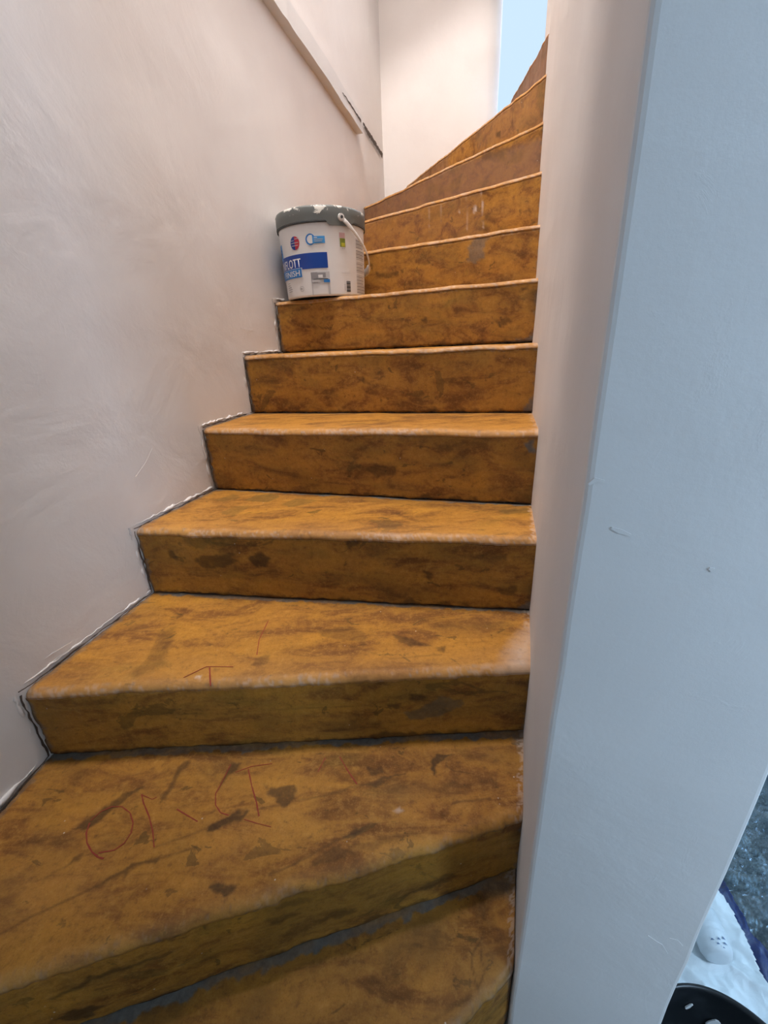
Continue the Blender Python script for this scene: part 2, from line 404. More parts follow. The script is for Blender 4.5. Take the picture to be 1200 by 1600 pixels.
stair = tag(empty('staircase', (0.15, .3, 0)), 'ochre painted winding concrete staircase with worn patchy treads climbing between two white walls', 'staircase')

def paint(o, mask):
    me = o.data
    a = me.color_attributes.new('stain_and_shade', 'FLOAT_COLOR', 'POINT'); b = me.color_attributes.new('wear', 'FLOAT_COLOR', 'POINT')
    n = len(me.vertices); c = np.ones((n, 4)); c[:, :3] = mask[:, :3]; a.data.foreach_set('color', c.ravel())
    c[:, :3] = mask[:, 3:6]; b.data.foreach_set('color', c.ravel())

def slab(name, rows, key, to2, uv, parent, thick_back, extra):
    """rows: (nr, nc, 3) visible sheet; closed behind by an offset sheet (thick_back vector per row)"""
    nr, nc, _ = rows.shape; V = rows.reshape(-1, 3)
    mask = eval_stains(key, uv, to2); extra(mask)
    back = (rows+thick_back).reshape(-1, 3)
    # back sheet only on the border ring keeps it light: 2 rows x nc
    idx = lambda r, c: r*nc+c
    faces = [(idx(r, c), idx(r, c+1), idx(r+1, c+1), idx(r+1, c)) for r in range(nr-1) for c in range(nc-1)]
    border = [idx(0, c) for c in range(nc)]+[idx(r, nc-1) for r in range(1, nr)]+[idx(nr-1, c) for c in range(nc-2, -1, -1)]+[idx(r, 0) for r in range(nr-2, 0, -1)]
    n0 = len(V); bv = back[border]
    nb = len(border)
    faces += [(border[(i+1) % nb], border[i], n0+i, n0+(i+1) % nb) for i in range(nb)]
    faces.append(tuple(n0+i for i in range(nb)))
    allv = np.vstack([V, bv]); mk = np.vstack([mask, np.zeros((nb, 6))])
    o = mesh_obj(name, [tuple(v) for v in allv], faces, M_STEP, parent, smooth=True)
    paint(o, mk); return o

def build_step(n):
    L0, R0, L1, R1 = LN[n].copy(), RN[n].copy(), LN[n+1].copy(), RN[n+1].copy()
    z, zb = ZN[n], ZN[n-1] if n > 0 else 0.0
    res = .003 if n == 2 else (.004 if n <= 5 else .007)
    d = (R0-L0).normalized(); inn = Vector((-d.y, d.x, 0))                  # towards the tread
    Lm, Rm = L0+d*.005, R0+d*.006
    L1m = L1+(R1-L1).normalized()*.006; R1m = R1+(R1-L1).normalized()*.006
    width = (Rm-Lm).length; nc = int(width/res)+1; s = np.linspace(0, 1, nc)
    inb = Vector((-(R1-L1).normalized().y, (R1-L1).normalized().x, 0))
    front = np.array(Lm)[None]*(1-s[:, None])+np.array(Rm)[None]*s[:, None]
    back = np.array(L1m+inb*.012)[None]*(1-s[:, None])+np.array(R1m+inb*.012)[None]*s[:, None]
    # irregular nosing
    e = (fbm(s*width*14+n*7.7, s*0+n, 4)-.5)*.008+(vnoise(s*width*70+n*3, s*0+n)-.5)*.003+(vnoise(s*width*150+n*3, s*0+n+4)-.5)*.0018
    front = front+np.array(inn)[None]*(e[:, None]+.002)
    sag = (fbm(s*width*9+n*5.7, s*0+n+9, 3)-.5)*.006
    ragL = (vnoise(np.arange(400)*.35+n, np.zeros(400)+n)-.3)*.007
    depth = np.hypot(*(back-front)[:, :2].T).max()
    r = .017 if n <= 5 else .0135
    nd = max(6, int(depth/res)); t = np.linspace(1, 0, nd)
    rows = []
    dirv = (back-front); dirl = np.linalg.norm(dirv, axis=1, keepdims=True); dirn = dirv/dirl
    f2 = front+dirn*r*1.1
    for tt in t:
        q = f2*(1-tt)+back*tt; q[:, 2] = z+sag*(1-tt)**4; rows.append(q)
    for a in (18, 36, 54, 72, 90):
        q = f2-dirn*r*1.1*sin(radians(a)); q[:, 2] = z+sag-r*(1-cos(radians(a))); rows.append(q)
    rows = np.array(rows); rows[nd-1:, :, 2] = rows[nd-1:, :, 2]
    # uneven top
    rows[:, :, 2] += (fbm(rows[:, :, 0]*9+3, rows[:, :, 1]*9+n, 3)-.5)*.004
    for q in range(rows.shape[0]): rows[q, 0] += np.array(d)*max(ragL[q % 400], -.001); rows[q, 1] += np.array(d)*max(ragL[q % 400], 0)*.3
    uv = rows[:, :, :2].reshape(-1, 2)
    core = bmesh.new()
    # solid core under / behind the facing
    cl, cr = L0+inn*.016+d*.001, R0+inn*.016-d*.001; bl, br = L1+inb*.03+d*.001, R1+inb*.03-d*.001
    vs = [core.verts.new((p.x, p.y, zz_)) for zz_ in (max(zb-.12, .002), z-.012) for p in (cl, cr, br, bl)]
    for f in ((3, 2, 1, 0), (4, 5, 6, 7), (0, 1, 5, 4), (1, 2, 6, 5), (2, 3, 7, 6), (3, 0, 4, 7)): core.faces.new([vs[i] for i in f])
    step = bm_obj('step', core, M_CORE, stair)
    UV = rows[:, :, :2]
    dist_back = np.linalg.norm((back[None, :, :2]-UV), axis=2)-.012
    dist_front = np.linalg.norm((front[None, :, :2]-UV), axis=2)
    S2 = np.broadcast_to(s[None], dist_back.shape)
    X = S2*width
    arc = np.zeros(rows.shape[:2]); arc[1:] = np.cumsum(np.linalg.norm(rows[1:]-rows[:-1], axis=2), axis=0)
    AX = np.broadcast_to((s*width)[None], arc.shape)+n*1.3
    nz = fbm(AX*60, arc*60, 3); nz2 = fbm(AX*11+50, arc*16, 4); nz3 = fbm(AX*170, arc*210, 3)
    gw = {1: .011, 2: .009, 3: .006, 4: .005}.get(n, .004)
    def ex(mask):
        f = lambda a: np.clip(a, 0, 1).ravel()
        mask[:, 1] = np.maximum(mask[:, 1], f((gw+(nz-.5)*.022-dist_back)/.003)*(.35+.9*np.clip(nz2.ravel()*2-.5, 0, 1))*(.9 if n < 5 else .5))
        endL = (.012+(nz-.5)*.02-X)/.004; endR = (.016+(nz-.5)*.03-(width-X))/.004
        mask[:, 1] = np.maximum(mask[:, 1], f(endL)*.45); mask[:, 2] = np.maximum(mask[:, 2], f(endR)*.30*(nz3.ravel() > .45))
        edge = np.clip(1-dist_front/(.026 if n <= 2 else .020), 0, 1)
        mask[:, 3] = np.maximum(mask[:, 3], f(edge*(.25+nz2*.8)*(.7 if n <= 2 else 1)+np.clip(1-dist_front/.09, 0, 1)*.35*(n != 2)))
        mask[:, 2] = np.maximum(mask[:, 2], f((nz3*.6+nz2*.4-.53)*12)*f(1.3-dist_front/.014)*(.12 if n <= 2 else .34))
        mask[:, 0] = np.maximum(mask[:, 0], f((nz*.5+nz3*.5-.60)*9)*.55*f(1-dist_front/.03))
        if n <= 1: mask[:, 0] = np.maximum(mask[:, 0], f(.30+(nz2.ravel()-.5)*1.6)*.75)  # lowest treads darkened all over: shade painted into the mask
        if n <= 2: mask[:, 5] = np.maximum(mask[:, 5], f((nz2-.50)*3)*.5)
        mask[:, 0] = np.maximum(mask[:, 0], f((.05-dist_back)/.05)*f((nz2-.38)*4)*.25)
    to2 = lambda p: tuple(at_z(p, z))[:2]
    tb = np.zeros((rows.shape[0], 1, 3)); tb[:, 0, 2] = -.022; tb[nd:, 0, :] = (inn.x*.014, inn.y*.014, 0)
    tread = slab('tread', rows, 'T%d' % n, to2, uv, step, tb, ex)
    # riser
    nh = max(5, int((z-zb)/res)); rr = []
    for tt in np.linspace(0, 1, nh):
        q = front.copy(); zz_ = (z-r*1.02)*(1-tt)+(zb+.0045)*tt
        q[:, 2] = zz_+sag*(1-tt)**3 + (vnoise(s*width*45+n, s*0)-.5)*.005*(tt == 1)
        q += np.array(inn)[None]*(.0012-e[:, None]*.6*min(tt*4, 1)+((fbm(s*width*6, s*0+tt*1.5+n*3, 3)-.5)*.004*min(tt*5, 1))[:, None])
        rr.append(q)
    rr = np.array(rr)
    for q in range(rr.shape[0]): rr[q, 0] += np.array(d)*max(ragL[(q+200) % 400]*1.5, -.001)
    u = np.broadcast_to((s*width)[None], rr.shape[:2]); v = rr[:, :, 2]-zb
    uvr = np.stack([u.ravel(), v.ravel()], 1)
    nn = inn.copy()
    def to2r(p):
        h = at_plane(p, Vector((Lm.x, Lm.y, 0)), nn); return ((h-Vector((Lm.x, Lm.y, h.z))).dot(d), h.z-zb)
    H = z-zb
    nr1 = fbm(uvr[:, 0]*60+n, uvr[:, 1]*60, 3); nr2 = fbm(uvr[:, 0]*13+n*9, uvr[:, 1]*30, 4); nr3 = fbm(uvr[:, 0]*180, uvr[:, 1]*180, 2)
    def exr(mask):
        U, Vv = uvr[:, 0], uvr[:, 1]; f = lambda a: np.clip(a, 0, 1)
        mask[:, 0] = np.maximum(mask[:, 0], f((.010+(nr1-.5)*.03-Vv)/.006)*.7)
        mask[:, 1] = np.maximum(mask[:, 1], f((.010+(nr1-.5)*.026-U)/.004)*.6)
        mask[:, 1] = np.maximum(mask[:, 1], f((.008+(nr1-.5)*.03-(width-U))/.004)*.6)
        mask[:, 0] = np.maximum(mask[:, 0], f((.035-(width-U))/.03)*f((nr2-.35)*3)*.5)
        mask[:, 3] = np.maximum(mask[:, 3], f(1-(H-Vv-.01)/.006)*(.3+.6*nr1)*.8)
        mask[:, 5] = np.maximum(mask[:, 5], f((nr2-.52)*5)*.45)
        mask[:, 2] = np.maximum(mask[:, 2], f((nr3-.62)*8)*f(1-(H-Vv)/.02)*.5)
    riser = slab('riser', rr, 'R%d' % n, to2r, uvr, step, np.array([inn.x*.012, inn.y*.012, 0]), exr)
    return step, tread, riser

# ------------------------------------------------------------------ walls
def wall_strip(name, pts, z0, z1, thick, side, mat, res=.04, amp=.004):
    """vertical plaster wall along plan points; thickness to `side` (+1 left of direction)"""
    P2 = []
    for a, b in zip(pts[:-1], pts[1:]):
        k = max(1, int((b-a).length/res))
        for i in range(k): P2.append(a.lerp(b, i/k))
    P2.append(pts[-1].copy())
    # light smoothing of the plan so the plaster sweeps
    for _ in range(3):
        Q = [p.copy() for p in P2]
        for i in range(1, len(P2)-1): Q[i] = P2[i]*.5+(P2[i-1]+P2[i+1])*.25
        P2 = Q
    nz = max(2, int((z1-z0)/res)); V = []; Fc = []
    N = len(P2)
    nrm = []
    for i in range(N):
        t = (P2[min(i+1, N-1)]-P2[max(i-1, 0)]).normalized(); nrm.append(Vector((-t.y, t.x, 0))*side)
    for j in range(nz+1):
        z = z0+(z1-z0)*j/nz
        for i in range(N):
            a = (float(fbm(np.array([i*res*2.2+3]), np.array([z*2.0+1]), 3)[0])-.5)*amp*2
            p = P2[i]+nrm[i]*(a+amp*.2); V.append((p.x, p.y, z))
    for j in range(nz):
        for i in range(N-1):
            q = (j*N+i, j*N+i+1, (j+1)*N+i+1, (j+1)*N+i); Fc.append(q if side > 0 else q[::-1])
    n0 = len(V)
    for j in (0, 1):
        for i in range(N):
            p = P2[i]+nrm[i]*thick; V.append((p.x, p.y, (z0, z1)[j]))
    for i in range(N-1):
        q = (n0+i, n0+N+i, n0+N+i+1, n0+i+1); Fc.append(q if side > 0 else q[::-1])
        Fc.append((nz*N+i, nz*N+i+1, n0+N+i+1, n0+N+i)); Fc.append((i+1, i, n0+i, n0+i+1))
    for i in (0, N-1):
        Fc.append(tuple([j*N+i for j in range(nz+1)]+[n0+N+i, n0+i]))
    o = mesh_obj(name, V, Fc, mat, smooth=True); tag(o, kind='structure')
    me = o.data
    md = o.modifiers.new('edge', 'EDGE_SPLIT'); md.split_angle = radians(40)
    return o
HALL_C = 2.55; TOP = 5.4
wall_strip('wall_left', WALLP+[CORNER, CORNER+(CORNER-WALLP[-1]).normalized()*.06], 0, TOP, .12, 1, M_WALL)
wall_strip('wall_back', [CORNER-(BACK_END-CORNER).normalized()*.03, BACK_END-(BACK_END-CORNER).normalized()*.03, BACK_END+Vector((.03, .004, 0)), BACK_END+Vector((.06, .03, 0)), BACK_END+Vector((.075, .08, 0)), BACK_END+Vector((.08, .15, 0))], 0, TOP, .12, 1, M_WALL)

def wall_poly(name, poly, z0, z1, mat, bev=.006):
    bm = bmesh.new(); vs = [bm.verts.new((p[0], p[1], z0)) for p in poly]
    f = bm.faces.new(vs); bm.normal_update()
    if f.normal.z > 0: bmesh.ops.reverse_faces(bm, faces=[f])
    r = bmesh.ops.extrude_face_region(bm, geom=[f]); vv = [e for e in r['geom'] if isinstance(e, bmesh.types.BMVert)]
    for v in vv: v.co.z = z1
    bm.normal_update(); bmesh.ops.recalc_face_normals(bm, faces=bm.faces)
    ed = [e for e in bm.edges if abs(e.verts[0].co.z-e.verts[1].co.z) > .1 and e.calc_face_angle(0) > radians(20)]
    bmesh.ops.bevel(bm, geom=ed, offset=bev, segments=3, profile=.5, affect='EDGES')
    for k in range(1, 90):
        z = z0+(z1-z0)*k/90
        bmesh.ops.bisect_plane(bm, geom=bm.verts[:]+bm.edges[:]+bm.faces[:], plane_co=(0, 0, z), plane_no=(0, 0, 1))
    for v in bm.verts:
        a = float(fbm(np.array([v.co.x*9+v.co.y*5+3]), np.array([v.co.z*3.5]), 4)[0])-.5
        b = float(vnoise(np.array([v.co.x*11]), np.array([v.co.z*22]))[0])-.5
        v.co.x += a*.005+b*.0012; v.co.y += a*.003-b*.0012
    o = bm_obj(name, bm, mat); tag(o, kind='structure'); return o
faceA = [(.1665, .326)]+[(RN[k].x, RN[k].y) for k in range(2, 13)]
newel = faceA+[(.712, 2.19), (.75, 2.245), (.81, 2.25), (.868, 2.20), (.90, 2.10), (.73, 1.50), (.3535, .267)]
wall_poly('wall_right', newel, 0, TOP, M_WALLN)
def slab_box(name, lo, hi, mat, kind='structure'):
    bm = bmesh.new(); box(bm, lo, hi); return tag(bm_obj(name, bm, mat), kind=kind)
slab_box('ceiling_hall', (-.95, -2.1, 2.5), (2.8, .25, 2.6), M_CEIL)
slab_box('ceiling_shade_slab', (-.95, .25, 2.5), (.30, .77, 2.6), M_CEIL)  # unseen slab, front edge set to shade the lowest steps from the lamp
slab_box('ceiling_room', (.42, .25, 2.5), (2.8, 1.0, 2.6), M_CEIL)
slab_box('ceiling_passage', (.76, 1.0, 2.5), (2.8, 2.02, 2.6), M_CEIL)
slab_box('ceiling', (-.95, -2.1, TOP), (2.8, 3.4, TOP+.1), M_CEIL)
slab_box('back_wall_shade_slab', (-.55, 2.50, 3.45), (1.0, 3.3, 3.6), M_CEIL)  # unseen slab added to dim the lamp on the back wall
# hall beyond the newel wall, out of frame but closing the room and holding its windows
def wall_open(name, axis, pos, a0, a1, z0, z1, h0, h1, w0, w1, t=.12):
    bm = bmesh.new()
    for (p, q, r, s_) in ((a0, w0, z0, z1), (w1, a1, z0, z1), (w0, w1, z0, h0), (w0, w1, h1, z1)):
        if axis == 'y': box(bm, (p, pos, r), (q, pos+t, s_))
        else: box(bm, (pos, p, r), (pos+t, q, s_))
    return tag(bm_obj(name, bm, M_HALL), kind='structure')
slab_box('hall_light_blocker', (.10, -.44, 0), (.66, -.32, 2.5), M_HALL)  # unseen, added to keep hall window light off left wall and steps
wall_open('wall_front', 'y', -2.1, -.95, 2.8, 0, TOP, 1.7, 2.47, 1.45, 2.65)
wall_open('wall_side', 'x', 2.7, -2.1, 3.4, 0, TOP, .9, 2.3, 0.0, 1.1)
def win(name, axis, pos, a0, a1, h0, h1):
    bm = bmesh.new(); f = .05
    def bb(p, q, r, s_):
        if axis == 'y': box(bm, (p, pos, r), (q, pos+.05, s_))
        else: box(bm, (pos, p, r), (pos+.05, q, s_))
    bb(a0, a1, h0, h0+f); bb(a0, a1, h1-f, h1); bb(a0, a0+f, h0+f, h1-f); bb(a1-f, a1, h0+f, h1-f); bb((a0+a1)/2-.025, (a0+a1)/2+.025, h0+f, h1-f)
    return tag(bm_obj(name, bm, M_TRIM), kind='structure')
win('window_1', 'y', -2.07, 1.45, 2.65, 1.7, 2.47)
win('window_2', 'x', 2.73, 0.0, 1.1, .9, 2.3)
# upper landing behind the newel: back wall starts again past a tall window
bm = bmesh.new(); box(bm, (1.9, 2.85, 0), (2.7, 2.97, TOP)); box(bm, (.72, 2.95, 4.3), (1.9, 3.06, TOP))
tag(bm_obj('wall_landing', bm, M_WALL), kind='structure')
slab_box('wall_sill', (.72, 2.95, 2.0), (1.9, 3.06, 2.30), M_WALL)
bm = bmesh.new()
for p in ((.90, 2.11), (2.7, 2.11), (2.7, 2.05), (.90, 2.05)): pass
box(bm, (.92, 2.02, 0), (2.7, 2.12, 2.1)); tag(bm_obj('wall_hall', bm, M_HALL), kind='structure')
def floor_mat():
    M, nt, N, L, b = nodes('hall_floor_dark'); v = coords(nt)
    L.new(mixc(nt, noise(nt, 12, 4, .6, v), (.06, .055, .05), (.11, .10, .09)), b.inputs['Base Color']); b.inputs['Roughness'].default_value = .6; return M
slab_box('floor', (-.95, -2.1, -.08), (2.8, 3.4, 0), floor_mat())

# ledge on the left wall + open crack running on to the corner
def wl(y):                                   # wall plane x at y (upper part of the flight)
    for a, b in zip(FULL[:-1], FULL[1:]):
        if a.y <= y <= b.y and a.x < .2: return a.lerp(b, (y-a.y)/(b.y-a.y))
    return WALLP[-1]
zl = EYE+1.005
bm = bmesh.new(); n = 60; ring = []
for i in range(n+1):
    y = .8+(2.735-.8)*i/n; w = wl(y); nn = Vector((.955, -.297, 0))
    jj = (float(vnoise(np.array([i*.7]), np.array([2.]))[0])-.5)*.004
    zlo = zl+.052-.052*(i/n)+jj*.4; zlo = EYE+1.058-.052*(y-1.85)/(2.735-1.85)
    a = w-nn*.01; b = w+nn*(.035+jj)
    ring.append([bm.verts.new((a.x, a.y, zlo+jj)), bm.verts.new((b.x, b.y, zlo)), bm.verts.new((b.x, b.y, zlo+.068)), bm.verts.new((a.x, a.y, zlo+.068))])
for r0, r1 in zip(ring[:-1], ring[1:]):
    for k in range(4): bm.faces.new((r0[k], r0[(k+1) % 4], r1[(k+1) % 4], r1[k]))
bm.faces.new(ring[0][::-1]); bm.faces.new(ring[-1]); bmesh.ops.recalc_face_normals(bm, faces=bm.faces)
trim = tag(bm_obj('trim_1', bm, M_TRIM), kind='structure')

def ribbon(name, pts, widths, nrm, mat, parent=None, thick=.0006):
    """thin raised band along 3d points, facing nrm"""
    V = []; Fc = []; n = len(pts); nrm = Vector(nrm).normalized()
    for i, p in enumerate(pts):
        t = (pts[min(i+1, n-1)]-pts[max(i-1, 0)]).normalized(); s_ = t.cross(nrm).normalized()*widths[i]/2
        for q in (p-s_, p+s_, p+s_+nrm*thick, p-s_+nrm*thick): V.append(q)
    for i in range(n-1):
        for k in range(4): Fc.append((i*4+k, i*4+(k+1) % 4, (i+1)*4+(k+1) % 4, (i+1)*4+k))
    Fc.append((0, 1, 2, 3)); Fc.append((4*n-1, 4*n-2, 4*n-3, 4*n-4))
    o = mesh_obj(name, V, Fc, mat, parent)
    bm = bmesh.new(); bm.from_mesh(o.data); bmesh.ops.recalc_face_normals(bm, faces=bm.faces); bm.to_mesh(o.data); bm.free()
    return o
nn = Vector((.955, -.297, 0))
def crack(pxs, A, n3, off, ws, name, parent):
    pts = []; W2 = []
    for (p, q), (w0, w1) in zip(zip(pxs[:-1], pxs[1:]), zip(ws[:-1], ws[1:])):
        for k in range(7):
            t = k/7; px = (p[0]*(1-t)+q[0]*t+random.uniform(-.6, .6), p[1]*(1-t)+q[1]*t); pts.append(at_plane(px, A, n3)+n3*off); W2.append((w0*(1-t)+w1*t)*random.uniform(.85, 1.15))
    return ribbon(name, pts, W2, n3, M_DARK, parent, .001)
front_plane = wl(2.4)+nn*.036
crack([(535, 145), (545, 160), (555, 176), (565, 192)], front_plane, nn, .0015, [.003, .006, .006, .012], 'crack', trim)
fn = Vector((CORNER.y-2.735, -(CORNER.x+.052), 0)).normalized()
crack([(565, 192), (572, 207), (580, 218), (590, 235), (597, 246)], Vector((-.052, 2.735, 0)), fn, .008, [.010, .026, .024, .017, .036], 'crack', bpy.data.objects['wall_left'])

nn = Vector((.955, -.297, 0))
# small plaster smears and trowel ridges
nb = Vector((-.296, -.955, 0))
for k, st in enumerate([[(1012, 1462), (1022, 1470), (1034, 1476), (1041, 1490)], [(1046, 1466), (1058, 1470), (1066, 1478)], [(920, 757), (930, 750), (944, 752)], [(1108, 888), (1114, 891)], [(955, 825), (968, 830), (985, 836)]]):
    ribbon('plaster_smear', [at_plane(p, Vector((.167, .325, 0)), nb)-nb*.001 for p in st], [.002+.002*(i % 2) for i in range(len(st))], nb, M_WALLN, bpy.data.objects['wall_right'], .0013)
for k, st in enumerate([[(50, 1046), (80, 1022), (112, 1003)], [(60, 1052), (92, 1026), (128, 1004)], [(376, 513), (390, 516), (404, 517)], [(212, 745), (228, 722), (238, 700)]]):
    y0 = (.75, .75, 1.5, 1.1)[k]; A = wl(y0); ribbon('plaster_smear', [at_plane(p, A+nn*.0035, nn) for p in st], [.0012]*len(st), nn, M_WALL, bpy.data.objects['wall_left'], .0008)

# ------------------------------------------------------------------ steps
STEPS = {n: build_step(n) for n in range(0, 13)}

# ragged plaster lip where the wall plaster was cut back along the steps
def lip():
    bm = bmesh.new()
    for n in range(2, 9):
        A, B = LN[n], LN[n+1]; path = []
        wn = Vector((-(B-A).y, (B-A).x, 0)).normalized()*-1
        for k in range(41): path.append((A.lerp(B, k/40), ZN[n]+.0095))
        for k in range(1, 25): path.append((B, ZN[n]+.0095+(ZN[n+1]-ZN[n])*k/24))
        rings = []; K = 7
        for i, (p, z) in enumerate(path):
            v1 = float(vnoise(np.array([i*.55+n*9]), np.array([1.]))[0]); v2 = float(vnoise(np.array([i*.9+n*5]), np.array([7.]))[0]); v3 = float(vnoise(np.array([i*.23+n*5]), np.array([17.]))[0])
            rad = .0007+.0034*max(0, v1*.6+v3*.7-.60)*2.0; up_ = i <= 40
            c = p+Vector((0, 0, z+(v2-.5)*.005)) if up_ else p-(LN[n+1]-LN[n]).normalized()*(.008+(v2-.5)*.007)+Vector((0, 0, z))
            t = (B-A).normalized() if up_ else Vector((0, 0, 1)); a1 = wn; a2 = t.cross(a1)
            rings.append([bm.verts.new(c+a1*(rad*cos(2*pi*k/K))+a2*(rad*1.3*sin(2*pi*k/K))) for k in range(K)])
        for a, b in zip(rings[:-1], rings[1:]):
            for k in range(K): bm.faces.new((a[k], a[(k+1) % K], b[(k+1) % K], b[k]))
    bmesh.ops.recalc_face_normals(bm, faces=bm.faces)
    o = bm_obj('plaster_edge', bm, M_WALL, bpy.data.objects['wall_left'], True)
    # open dark joint between plaster and steps, one ragged ribbon per step end
    for n in range(2, 9):
        A, B = LN[n], LN[n+1]; t = (B-A).normalized(); wn = Vector((t.y, -t.x, 0))
        pts = [A.lerp(B, k/60)+wn*.0045+Vector((0, 0, ZN[n]+.0035+(float(vnoise(np.array([k*.4+n*3]), np.array([3.]))[0])-.5)*.004)) for k in range(61)]
        ribbon('joint', pts, [.0006+.0036*max(0, float(fbm(np.array([k*.22+n*7]), np.array([5.]), 3)[0])-.25)*2 for k in range(61)], wn, M_DARK, STEPS[n][0], .0012)
        pts = [B+wn*.0045-t*(.001+(float(vnoise(np.array([k*.5+n*3]), np.array([9.]))[0])-.5)*.003)+Vector((0, 0, ZN[n]+.006+(ZN[n+1]-ZN[n]-.01)*k/30)) for k in range(31)]
        ribbon('joint', pts, [.0008+.0034*max(0, float(fbm(np.array([k*.3+n*7]), np.array([15.]), 3)[0])-.25)*2 for k in range(31)], wn, M_DARK, STEPS[n][0], .0012)
lip()

def pencil(n, strokes):
    z = ZN[n]; tr = STEPS[n][1]
    for st, w in strokes:
        pts = [at_z(p, z) for p in st]
        fine = []
        for a, b in zip(pts[:-1], pts[1:]):
            for k in range(4): fine.append(a.lerp(b, k/4))
        fine.append(pts[-1])
        for f in fine:
            f.z = z+(float(fbm(np.array([f.x*9+3]), np.array([f.y*9+n]), 3)[0])-.5)*.004+.0003
        ws = [w*random.uniform(.7, 1.2) for _ in fine]
        o = ribbon('pencil_mark', fine, ws, (0, 0, 1), M_RED, tr, .0005); o['label'] = 'red pencil stroke'
pencil(2, [
 (c5((400, 530), (385, 575), (388, 620), (410, 660), (440, 685), (462, 690)), .0026),
 (c5((405, 520), (450, 480), (500, 458), (545, 458), (580, 485), (594, 530), (585, 575), (555, 620), (510, 652), (440, 665)), .0018),
 (c5((632, 402), (640, 440), (665, 500), (682, 570), (688, 640)), .0020),
 (c5((632, 405), (680, 425), (700, 415)), .0012),
 (c5((790, 470), (840, 500), (882, 525)), .0018),
 (c5((1030, 270), (990, 350), (962, 400), (962, 450), (985, 485), (1020, 497)), .0018),
 (c5((1108, 290), (1125, 370), (1145, 440), (1156, 500)), .0022),
 (c5((1050, 305), (1120, 280), (1215, 268)), .0014),
 (c5((1090, 515), (1140, 530), (1210, 548)), .0012),
 (c6((365, 230), (400, 290), (440, 350)), .0020),
 (c6((302, 235), (270, 295)), .0014)])
pencil(3, [
 (r7((457, 200), (459, 240)), .0026), (r7((400, 222), (450, 198), (508, 198)), .0016), (r7((585, 98), (565, 140), (560, 172)), .0016)])

# ------------------------------------------------------------------ putty tub on step 7
def lathe(bm, prof, seg=96, c=(0, 0, 0), close=False):
    rings = []
    for r, z in prof:
        rings.append([bm.verts.new((c[0]+r*cos(2*pi*i/seg), c[1]+r*sin(2*pi*i/seg), c[2]+z)) for i in range(seg)] if r > 1e-6 else [bm.verts.new((c[0], c[1], c[2]+z))])
    for a, b in zip(rings[:-1], rings[1:]):
        for i in range(seg):
            j = (i+1) % seg
            if len(a) == 1: bm.faces.new((a[0], b[i], b[j]))
            elif len(b) == 1: bm.faces.new((a[i], b[0], a[j]))
            else: bm.faces.new((a[i], b[i], b[j], a[j]))
    bmesh.ops.recalc_face_normals(bm, faces=bm.faces)
BX, BY, BZ = -.1785, 1.783, ZN[7]+.002
tub = tag(empty('putty_tub', (BX, BY, BZ)), 'white plastic filler tub with grey lid and blue label on a step against the wall', 'tub')
view = atan2(-BY, -BX)                        # direction from the tub to the viewer
CT = radians(0.0)
def rb(h): return .1435+.0085*h/.216          # body radius
M_TUB = plain('tub_white_plastic', (.80, .79, .78), .38, spec=.5)
bm = bmesh.new()
lathe(bm, [(0, 0.006), (.125, .006), (.130, 0), (.139, 0), (.1435, .005)]+[(rb(h), h) for h in (.03, .07, .11, .15, .19, .216)]+[(.1545, .218), (.1545, .238), (.150, .238), (.148, .2), (.14, .012), (0, .012)], c=(BX, BY, BZ))
body = bm_obj('tub_body', bm, M_TUB, tub, True)
md = body.modifiers.new('e', 'EDGE_SPLIT'); md.split_angle = radians(35)
# lid with splashes
def lid_mat():
    M, nt, N, L, b = nodes('lid_grey'); v = coords(nt, (1, 1, 1.6))
    at = N.new('ShaderNodeAttribute'); at.attribute_name = 'splash'
    m_ = mul(nt, ramp(nt, mul(nt, noise(nt, 22, 5, .65, v, .6), at.outputs['Fac'], 'ADD'), .80, .83), 1.0)
    L.new(mixc(nt, m_, (.125, .135, .128), (.74, .72, .66)), b.inputs['Base Color']); b.inputs['Roughness'].default_value = .45
    L.new(bump(nt, m_, .6, .002), b.inputs['Normal']); return M
bm = bmesh.new(); seg = 180
def low(th):                                  # skirt drops around the handle boss
    a = math.degrees((th-view+pi) % (2*pi)-pi)
    for c0 in (24.5, 24.5-180, 24.5+180):
        k = abs(a-c0)
        if k < 15: return .2055
        if k < 18.5: return .2055+.0135*(k-15)/3.5
    return .219
prof = [(.0, .250), (.120, .250), (.1235, .262), (.152, .2625), (.156, .2605), (.1585, .255), (.1582, .238), (.1578, None), (.1555, None), (.1550, .245), (.122, .245), (0, .244)]
rings = []
for r, h in prof:
    if r == 0: rings.append([bm.verts.new((BX, BY, BZ+h))]); continue
    rings.append([bm.verts.new((BX+r*cos(2*pi*i/seg), BY+r*sin(2*pi*i/seg), BZ+(h if h else low(2*pi*i/seg)))) for i in range(seg)])
for a, b in zip(rings[:-1], rings[1:]):
    for i in range(seg):
        j = (i+1) % seg
        if len(a) == 1: bm.faces.new((a[0], b[i], b[j]))
        elif len(b) == 1: bm.faces.new((a[i], b[0], a[j]))
        else: bm.faces.new((a[i], b[i], b[j], a[j]))
bmesh.ops.recalc_face_normals(bm, faces=bm.faces)
lid = bm_obj('lid', bm, lid_mat(), tub, True); lid.modifiers.new('e', 'EDGE_SPLIT').split_angle = radians(40)
a_ = lid.data.attributes.new('splash', 'FLOAT', 'POINT')
a_.data.foreach_set('value', [.36 if v.co.z > .2605 else (.30 if v.co.z > .254 else (.14 if v.co.z > .237 else .0)) for v in lid.data.vertices])
# dark ring standing in for the shadow in the gap under the lid
bm = bmesh.new(); lathe(bm, [(.1548, .2135), (.1572, .2135), (.1572, .2175), (.1548, .2175), (.1548, .2135)], c=(BX, BY, BZ))
bm_obj('lid_shadow_ring', bm, plain('lid_shadow_dark', (.03, .032, .03), .5), tub, True)
